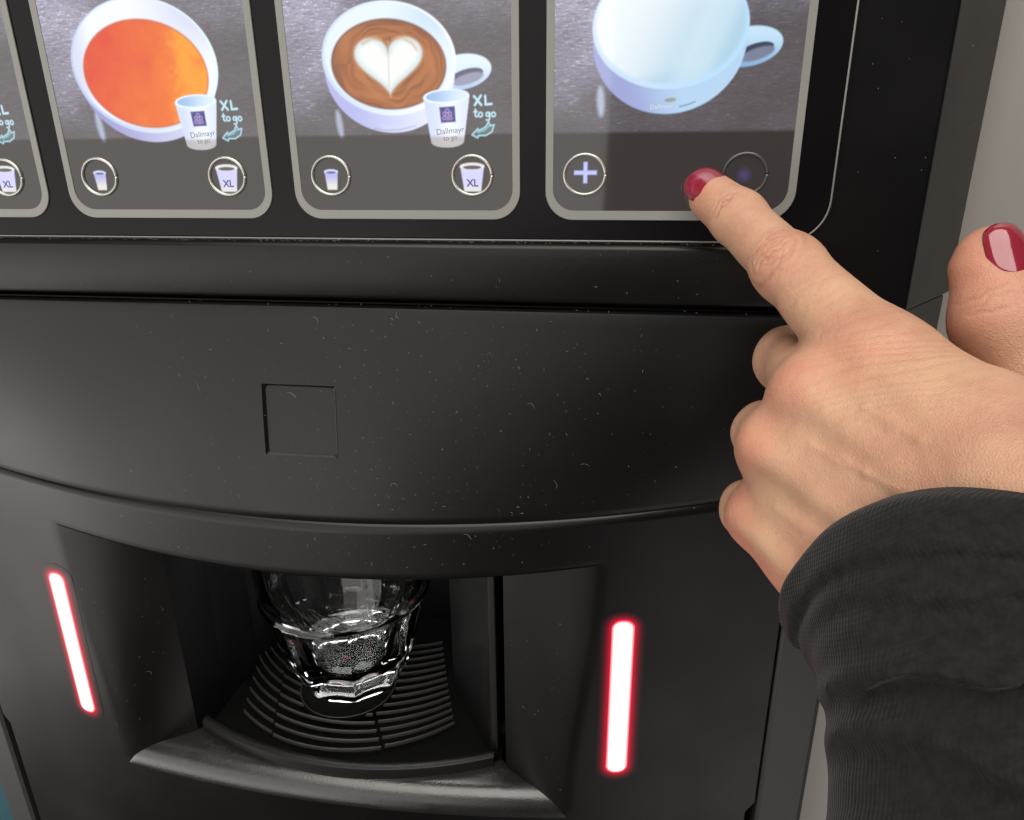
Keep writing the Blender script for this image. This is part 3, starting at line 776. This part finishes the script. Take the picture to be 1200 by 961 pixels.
def quads_to_mesh(name, V, Q):
    me = bpy.data.meshes.new(name); me.vertices.add(len(V)); me.vertices.foreach_set('co', (V*S).astype(np.float32).ravel())
    me.loops.add(len(Q)*4); me.loops.foreach_set('vertex_index', Q.ravel().astype(np.int32)); me.polygons.add(len(Q))
    me.polygons.foreach_set('loop_start', np.arange(0, len(Q)*4, 4, dtype=np.int32)); me.update(calc_edges=True); me.validate()
    me.polygons.foreach_set('use_smooth', np.ones(len(me.polygons), bool)); return me
def subdivide(me, lv=1):
    o = bpy.data.objects.new('tmp', me); COL.objects.link(o)
    md = o.modifiers.new('s', 'SUBSURF'); md.levels = lv; md.render_levels = lv
    dg = bpy.context.evaluated_depsgraph_get(); r = bpy.data.meshes.new_from_object(o.evaluated_get(dg))
    bpy.data.objects.remove(o); return r
def vert_arrays(me):
    n = len(me.vertices); co = np.empty(n*3, np.float32); me.vertices.foreach_get('co', co)
    no = np.empty(n*3, np.float32); me.vertex_normals.foreach_get('vector', no)
    return co.reshape(-1, 3)/S, no.reshape(-1, 3)

# cuff plane: a point on the arm axis and the direction towards the elbow
cuff_c = cc(1120, 573, 126.2)
cuff_n = RIGHT*.379-UP*.866-FWD*.325; cuff_n /= np.linalg.norm(cuff_n)
cuff_e = RIGHT*.4395+UP*.4776-FWD*.7607
def cuff_d(P):
    """distance past the bowed cuff edge, towards the elbow"""
    q = P-cuff_c.astype(np.float32); l = np.clip(q@cuff_e.astype(np.float32), -52, 22)
    return (q@cuff_n.astype(np.float32)-(.0117*l*l+.42*l))*.9
def arm_field(P):
    f = hand_field(P)
    f = smin(f, cone(P, J['wrist'], J['fore'], 17, 24), 8)
    return f
def skin_field(P):
    f = arm_field(P); d = cuff_d(P)
    return np.maximum(f, d-30)

lo_h, hi_h = lo, hi
V, Q = field_mesh(skin_field, lo_h, hi_h, .9)
hand_me = subdivide(quads_to_mesh('hand', V, Q), 1)
co, no = vert_arrays(hand_me)
# creases over the finger joints
def axis_frame(a, b):
    t = (b-a)/np.linalg.norm(b-a); n_ = (CAM-a)-((CAM-a)@t)*t; n_ /= np.linalg.norm(n_); return t, n_, np.cross(t, n_)
disp = np.zeros(len(co)); red = np.zeros(len(co)); lin = np.zeros(len(co))
def creases(c, t, n_, s_, offs, amp, wid, span, wob=.5, seed=0):
    q = co-c; x = q@t; y = q@s_; z = q@n_; r_ = np.random.default_rng(seed)
    for o_ in offs:
        ph, cv, sp, ce = r_.random()*6, r_.uniform(-.05, .05), span*r_.uniform(.55, 1.0), r_.uniform(-.25, .25)*span
        line = o_+wob*np.sin(y*.55+ph)*.6+cv*y*y*.6+.25*np.sin(y*1.7+ph*2)
        w = np.exp(-((x-line)/wid)**2)*sm(sp*1.15, sp*.55, np.abs(y-ce))*(z > 0)
        k_ = r_.uniform(.6, 1.1); globals()['disp'][:] -= amp*w*k_; globals()['lin'][:] = np.maximum(lin, w*k_*min(1, amp*1.6))
t, n_, s_ = axis_frame(J['i_pip'], J['i_mcp'])
creases(J['i_pip'], t, n_, s_, (-5.0, -.8, .9, 4.6), .42, .38, 8.0, .8, 3)
q = co-J['i_pip']; px_, py_, pz_ = q@t, q@s_, q@n_; ang = np.arctan2(py_, px_)
for rr_, ph_, a_ in ((2.2, .4, .26), (3.7, 1.3, .30), (5.2, 2.2, .26), (6.8, 3.3, .18)):
    w = np.exp(-((np.hypot(px_*1.05, py_*.80)-rr_-.35*np.sin(3*ang+ph_)-.2*np.sin(7*ang+ph_*2))/.42)**2)*(pz_ > 0)*(.15+.85*np.sin(ang+ph_)**2)
    disp -= a_*w; lin = np.maximum(lin, w*.5)
t2, n2, s2 = axis_frame(J['i_dip'], J['i_pip'])
creases(J['i_dip'], t2, n2, s2, (-1.5, -.1, 1.4), .5, .36, 6, .5, 5)
creases((J['i_dip']+J['i_pip'])/2, t2, n2, s2, (-3, 0, 2.5, 5), .07, .5, 6, .8, 6)
creases((J['i_pip']+J['i_mcp'])/2, t, n_, s_, (-12, -9, -6, -3.5, -1, 2, 5, 8, 11, 14), .09, .55, 8, 1.2, 7)
t3, n3, s3 = axis_frame(J['t_ip'], J['t_mcp'])
creases(J['t_ip'], t3, n3, s3, (-7.0, -5.4, -2.8), .22, .40, 8, .7, 9)
# fine skin lines over the back of the hand
q = co-J['i_mcp']; tm = (J['i_cmc']-J['i_mcp'])/np.linalg.norm(J['i_cmc']-J['i_mcp']); sd = np.cross(tm, nb)
bx, by = q@tm, q@sd
lines = np.abs(np.sin((bx*.9+by*.55+1.8*np.sin(by*.22)+1.2*np.sin(bx*.31+by*.4))*1.25))**.5
fade = sm(26, 4, np.linalg.norm(co-(J['i_mcp']*.85+J['i_cmc']*.15+nb*9), axis=1))
disp -= .20*(1-lines)*fade; lin = np.maximum(lin, (1-lines)*fade*.35)
for q_ in 'mrp':
    c = J[q_+'_mcp']; w = sm(11, 3, np.linalg.norm(co-(c+nb*9), axis=1))
    red += .75*w
red += .6*sm(15, 4, np.linalg.norm(co-(J['i_mcp']+nb*9), axis=1))+.45*sm(12, 4, np.linalg.norm(co-(J['i_pip']+n_*8), axis=1))
red += .6*sm(13, 5, np.linalg.norm(co-J['i_tip'], axis=1))+.8*sm(26, 8, np.linalg.norm(co-J['t_tip'], axis=1))
disp += (hashnoise(co[:, 0]*.12+50, co[:, 2]*.12+50, 21)+hashnoise(co[:, 1]*.14+50, co[:, 2]*.14+90, 22)-1)*.5
# veins on the back of the hand
for pts_ in ([('i', .30, 'm', 1.0), ('i', .55, 'm', .8), ('m', .80, 'm', .4)], [('m', .25, 'r', .9), ('m', .5, 'r', .6), ('m', .85, 'r', .2)], [('r', .25, 'p', 1.0), ('r', .6, 'p', .7), ('r', .9, 'p', .3)]):
    pp = []
    for a_, t_, b_, w_ in pts_:
        A_ = J[a_+'_mcp']*(1-t_)+J[a_+'_cmc']*t_; B_ = J[b_+'_mcp']*(1-t_)+J[b_+'_cmc']*t_; pp.append(A_*(1-w_*.5)+B_*w_*.5)
    for a_, b_ in zip(pp[:-1], pp[1:]):
        ab = b_-a_; q = co-a_; tt_ = np.clip(q@ab/(ab@ab), 0, 1); r_ = q-tt_[:, None]*ab; r_ -= np.outer(r_@nb, nb)
        r_ = np.linalg.norm(r_, axis=1)+.5*np.sin(tt_*9); disp += .34*np.exp(-(r_/1.25)**2)*(no@nb > .35)
co2 = co+no*disp[:, None]
hand_me.vertices.foreach_set('co', (co2*S).astype(np.float32).ravel()); hand_me.update()
at = hand_me.attributes.new('crease', 'FLOAT', 'POINT'); at.data.foreach_set('value', np.clip(lin, 0, 1).astype(np.float32))
at = hand_me.attributes.new('flush', 'FLOAT', 'POINT'); at.data.foreach_set('value', np.clip(red, 0, 1).astype(np.float32))

mt = bpy.data.materials.new('skin'); mt.use_nodes = True; nt, N, L, p = nodes(mt)
p.inputs['Roughness'].default_value = .44; p.inputs['Subsurface Weight'].default_value = .22
p.inputs['Subsurface Radius'].default_value = (1, .35, .18); p.inputs['Subsurface Scale'].default_value = .0028
p.inputs['Specular IOR Level'].default_value = .4
tc = N.new('ShaderNodeTexCoord')
def noise(sc, det=4, rough=.55):
    n = N.new('ShaderNodeTexNoise'); n.inputs['Scale'].default_value = sc; n.inputs['Detail'].default_value = det; n.inputs['Roughness'].default_value = rough
    L.new(tc.outputs['Object'], n.inputs['Vector']); return n
def mixc(a, b, f):
    mx = N.new('ShaderNodeMix'); mx.data_type = 'RGBA'
    for s_i, v_ in ((6, a), (7, b)):
        if isinstance(v_, tuple): mx.inputs[s_i].default_value = (*v_, 1)
        else: L.new(v_, mx.inputs[s_i])
    L.new(f, mx.inputs[0]); return mx.outputs[2]
n1 = noise(48, 9, .68); r1 = N.new('ShaderNodeMapRange'); r1.inputs['From Min'].default_value = .35; r1.inputs['From Max'].default_value = .65; L.new(n1.outputs['Fac'], r1.inputs['Value'])
c1 = mixc((.575, .345, .222), (.47, .243, .16), r1.outputs['Result'])
fl = N.new('ShaderNodeAttribute'); fl.attribute_name = 'flush'
n2_ = noise(240, 4); mu = N.new('ShaderNodeMath'); mu.operation = 'MULTIPLY'; L.new(fl.outputs['Fac'], mu.inputs[0])
r2 = N.new('ShaderNodeMapRange'); r2.inputs['From Min'].default_value = .3; r2.inputs['From Max'].default_value = .7; r2.inputs['To Min'].default_value = .3; r2.inputs['To Max'].default_value = .95
L.new(n2_.outputs['Fac'], r2.inputs['Value']); L.new(r2.outputs['Result'], mu.inputs[1])
c2 = mixc(c1, (.54, .215, .145), mu.outputs['Value'])
n3_ = noise(520, 3); r3 = N.new('ShaderNodeMapRange'); r3.inputs['From Min'].default_value = .66; r3.inputs['From Max'].default_value = .8; r3.inputs['To Max'].default_value = .35
L.new(n3_.outputs['Fac'], r3.inputs['Value']); c3 = mixc(c2, (.34, .17, .11), r3.outputs['Result'])
cr = N.new('ShaderNodeAttribute'); cr.attribute_name = 'crease'; mc = N.new('ShaderNodeMath'); mc.operation = 'MULTIPLY'; mc.inputs[1].default_value = .6
L.new(cr.outputs['Fac'], mc.inputs[0]); c4 = mixc(c3, (.30, .13, .075), mc.outputs['Value'])
L.new(c4, p.inputs['Base Color'])
vo = N.new('ShaderNodeTexVoronoi'); vo.inputs['Scale'].default_value = 1500; vo.feature = 'DISTANCE_TO_EDGE'; L.new(tc.outputs['Object'], vo.inputs['Vector'])
nb1 = noise(650, 6, .7); add = N.new('ShaderNodeMath'); add.operation = 'ADD'; L.new(vo.outputs['Distance'], add.inputs[0]); L.new(nb1.outputs['Fac'], add.inputs[1])
bp = N.new('ShaderNodeBump'); bp.inputs['Strength'].default_value = .36; bp.inputs['Distance'].default_value = .0006
L.new(add.outputs['Value'], bp.inputs['Height']); L.new(bp.outputs['Normal'], p.inputs['Normal'])
M['skin'] = mt; hand_me.materials.clear(); hand_me.materials.append(mt)

person = empty('person', tuple(J['fore2']))
tag(person, 'left hand with red nails and black sleeve pointing at the screen with the empty cup', 'person')
off = -Vector(J['fore2'])*S
hand = bpy.data.objects.new('hand', hand_me); COL.objects.link(hand); hand.parent = person; hand.location = off

# --- nails
mt = bpy.data.materials.new('red_nail_varnish'); mt.use_nodes = True; nt, N, L, p = nodes(mt)
p.inputs['Roughness'].default_value = .12; p.inputs['Coat Weight'].default_value = .6; p.inputs['Coat Roughness'].default_value = .05
tc = N.new('ShaderNodeTexCoord'); n1 = noise(2600, 6, .8); rp = N.new('ShaderNodeValToRGB')
rp.color_ramp.elements[0].color = (.11, .003, .012, 1); rp.color_ramp.elements[1].color = (.36, .030, .055, 1)
L.new(n1.outputs['Fac'], rp.inputs['Fac']); L.new(rp.outputs['Color'], p.inputs['Base Color']); M['nail'] = mt
def nail(c, t, n_, ln, half_w, rn, lift, droop):
    """domed oval plate laid on the finger: c = nail root on the finger axis, t towards the tip, n_ dorsal"""
    s_ = np.cross(t, n_)
    def surf(q):
        h = 22.0
        for it in range(60): h -= float(hand_field((c+t*ln*q+n_*h)[None].astype(np.float32))[0])*.8
        return h
    h0, h1 = surf(.06)-.1, surf(.5)+lift
    NR_, NT = 16, 48; V = []; Fc = []
    for i in range(NR_+3):
        rho = min(1, (i/(NR_-1))) if i < NR_ else 1
        for k in range(NT):
            th = 2*math.pi*k/NT; ca, sa = math.cos(th), math.sin(th); g_ = (abs(ca)**2.6+abs(sa)**2.6)**(-1/2.6)
            q = .5+.5*rho*g_*ca; y = half_w*rho*g_*sa
            h = h0+(h1-h0)*min(q, .5)/.5+(h1-h0)*.4*max(0, q-.5)-droop*max(0, q-.55)**2*4
            h -= rn-math.sqrt(rn*rn-y*y)
            h -= .30*sm(.82, 1, rho)+(0, .35, .9)[max(0, i-NR_)]*(i >= NR_)+.0
            V.append(c+t*ln*q+s_*y*(1-.01*max(0, i-NR_+1))+n_*h)
    for i in range(NR_+2):
        for k in range(NT): Fc.append((i*NT+k, (i+1)*NT+k, (i+1)*NT+(k+1) % NT, i*NT+(k+1) % NT))
    o = mesh_obj('fingernail', V, Fc, M['nail'], person, True); o.location = off; return o
ti = (J['i_tip']-J['i_dip']); ti /= np.linalg.norm(ti)
ni = -FWD*.97-UP*.02-RIGHT*.16; ni -= (ni@ti)*ti; ni /= np.linalg.norm(ni)
nail(J['i_tip']-ti*4.2, ti, ni, 12.2, 6.0, 7.6, .75, 1.6)
tt = (J['t_tip']-J['t_ip']); tt /= np.linalg.norm(tt)
nt_ = -FWD*.97-RIGHT*.02; nt_ -= (nt_@tt)*tt; nt_ /= np.linalg.norm(nt_)
nail(J['t_tip']-tt*5.6, tt, nt_, 13.4, 5.0, 7.9, .35, 2.0)

# --- sleeve
def sleeve_field(P):
    d = cuff_d(P)
    f = arm_field(P)-2.6
    g_ = cone(P, cc(1150, 730, 134), J['fore']-RIGHT*7, 28, 45); g_ = smin(g_, cone(P, J['fore']-RIGHT*7, J['fore2'], 45, 47), 8)
    f = smin(f, g_, 10)
    # folds across the arm and the stitched hem
    u = (P-CAM.astype(np.float32))@RIGHT.astype(np.float32)
    wob = .9*np.sin(u*.21)+.5*np.sin(u*.47+1)
    fold = .25*np.sin(d*.8+u*.25)
    for d0, a_, w_, sl in ((11.6, .7, 1.8, .03), (14.2, -1.0, 1.7, .03), (21.0, 1.9, 1.5, -.12), (24.2, -1.4, 1.9, -.12), (29.6, 1.6, 1.8, .16), (33.0, -1.3, 2.0, .16), (38, 1.2, 2.2, -.1), (48, 1.5, 3, .1), (62, 1.6, 4, -.08), (84, 1.6, 5, .06)):
        fold = fold+a_*np.exp(-((d-d0-wob-sl*(u-64))/w_)**2)
    fold = fold+1.3*np.exp(-((u-60.5+.36*(d-14)+.6*np.sin(d*.5))/1.2)**2)*np.clip((d-11)/4, 0, 1)*np.clip((30-d)/5, 0, 1)
    ll = (P-cuff_c.astype(np.float32))@cuff_e.astype(np.float32)
    f = f-1.15*fold*np.clip((d-9)/4, 0, 1)*np.clip((ll+40)/16, .12, 1)
    f = f-1.1*(1-np.clip((d-7.0)/1.2, 0, 1))+.7*np.exp(-((d-8.6)/1.2)**2)      # turned-up hem
    k = 2.0
    h = np.maximum(k-np.abs(f+d), 0)/k
    return np.maximum(f, -d)+h*h*k*.25
lo_s = np.min([J['fore2'], J['fore'], cuff_c, cc(900, 700, 160)], 0)-50; hi_s = np.max([J['fore2'], J['fore'], cuff_c, cc(1200, 560, 130)], 0)+48
lo_s[2] = max(lo_s[2], J['fore2'][2]-20)
V, Q = field_mesh(sleeve_field, lo_s, hi_s, 1.25)
sl_me = subdivide(quads_to_mesh('sleeve', V, Q), 1)
mt = bpy.data.materials.new('black_knit'); mt.use_nodes = True; nt, N, L, p = nodes(mt)
p.inputs['Roughness'].default_value = .92; p.inputs['Specular IOR Level'].default_value = .2
p.inputs['Sheen Weight'].default_value = .10; p.inputs['Sheen Roughness'].default_value = .45; p.inputs['Sheen Tint'].default_value = (.8, .82, .85, 1)
tc = N.new('ShaderNodeTexCoord'); n1 = noise(420, 8, .75); rp = N.new('ShaderNodeValToRGB'); rp.color_ramp.elements[0].position = .35; rp.color_ramp.elements[1].position = .7
rp.color_ramp.elements[0].color = (.006, .0062, .0061, 1); rp.color_ramp.elements[1].color = (.016, .0165, .016, 1); L.new(n1.outputs['Fac'], rp.inputs['Fac']); L.new(rp.outputs['Color'], p.inputs['Base Color'])
def rib(direction, period):
    d = N.new('ShaderNodeVectorMath'); d.operation = 'DOT_PRODUCT'; d.inputs[1].default_value = tuple(direction); L.new(tc.outputs['Object'], d.inputs[0])
    m1 = N.new('ShaderNodeMath'); m1.operation = 'MULTIPLY'; m1.inputs[1].default_value = 2*math.pi/(period*S); L.new(d.outputs['Value'], m1.inputs[0])
    m2 = N.new('ShaderNodeMath'); m2.operation = 'SINE'; L.new(m1.outputs['Value'], m2.inputs[0]); return m2.outputs['Value']
ra, rb = rib(cuff_e, .95), rib(cuff_n, .8)
ad = N.new('ShaderNodeMath'); ad.operation = 'MULTIPLY_ADD'; ad.inputs[1].default_value = .6; L.new(rb, ad.inputs[0]); L.new(ra, ad.inputs[2])
n2_ = noise(700, 4, .7); ad2 = N.new('ShaderNodeMath'); ad2.operation = 'MULTIPLY_ADD'; ad2.inputs[1].default_value = 5.0; L.new(n2_.outputs['Fac'], ad2.inputs[0]); L.new(ad.outputs['Value'], ad2.inputs[2])
bp = N.new('ShaderNodeBump'); bp.inputs['Strength'].default_value = .35; bp.inputs['Distance'].default_value = .00011
L.new(ad2.outputs['Value'], bp.inputs['Height']); L.new(bp.outputs['Normal'], p.inputs['Normal'])
sl_me.materials.clear(); sl_me.materials.append(mt)
sleeve = bpy.data.objects.new('sleeve', sl_me); COL.objects.link(sleeve); sleeve.parent = person; sleeve.location = off

# =================================================================== BACKGROUND
mt = material('brushed_steel', (.40, .375, .35), .45, metal=.25); nt, N, L, p = nodes(mt)
tc = N.new('ShaderNodeTexCoord'); mp = N.new('ShaderNodeMapping'); mp.inputs['Scale'].default_value = (900, 900, 12); n1 = N.new('ShaderNodeTexNoise'); n1.inputs['Scale'].default_value = 1
L.new(tc.outputs['Object'], mp.inputs['Vector']); L.new(mp.outputs['Vector'], n1.inputs['Vector'])
r1 = N.new('ShaderNodeMapRange'); r1.inputs['To Min'].default_value = .36; r1.inputs['To Max'].default_value = .52; L.new(n1.outputs['Fac'], r1.inputs['Value']); L.new(r1.outputs['Result'], p.inputs['Roughness'])
mb = MB(); mb.box(208, 1100, 62, 66, -900, 700)
w = mb.build('wall', mt, None); w['kind'] = 'structure'; w['label'] = 'brushed steel surface behind the right side of the machine'
mt = material('teal_plastic', (.004, .05, .075), .5, cnoise=(9, (.008, .075, .1)))
mb = MB()
mb.prism(rrect(-300, -207, -430, -262, 14, 6), (20, 60), lambda p, y: (p[0], y, p[1]))
o = mb.build('blue_panel', mt, None); bevel(o, 3, 3); tag(o, 'teal blue panel just visible past the lower left edge of the machine', 'panel')
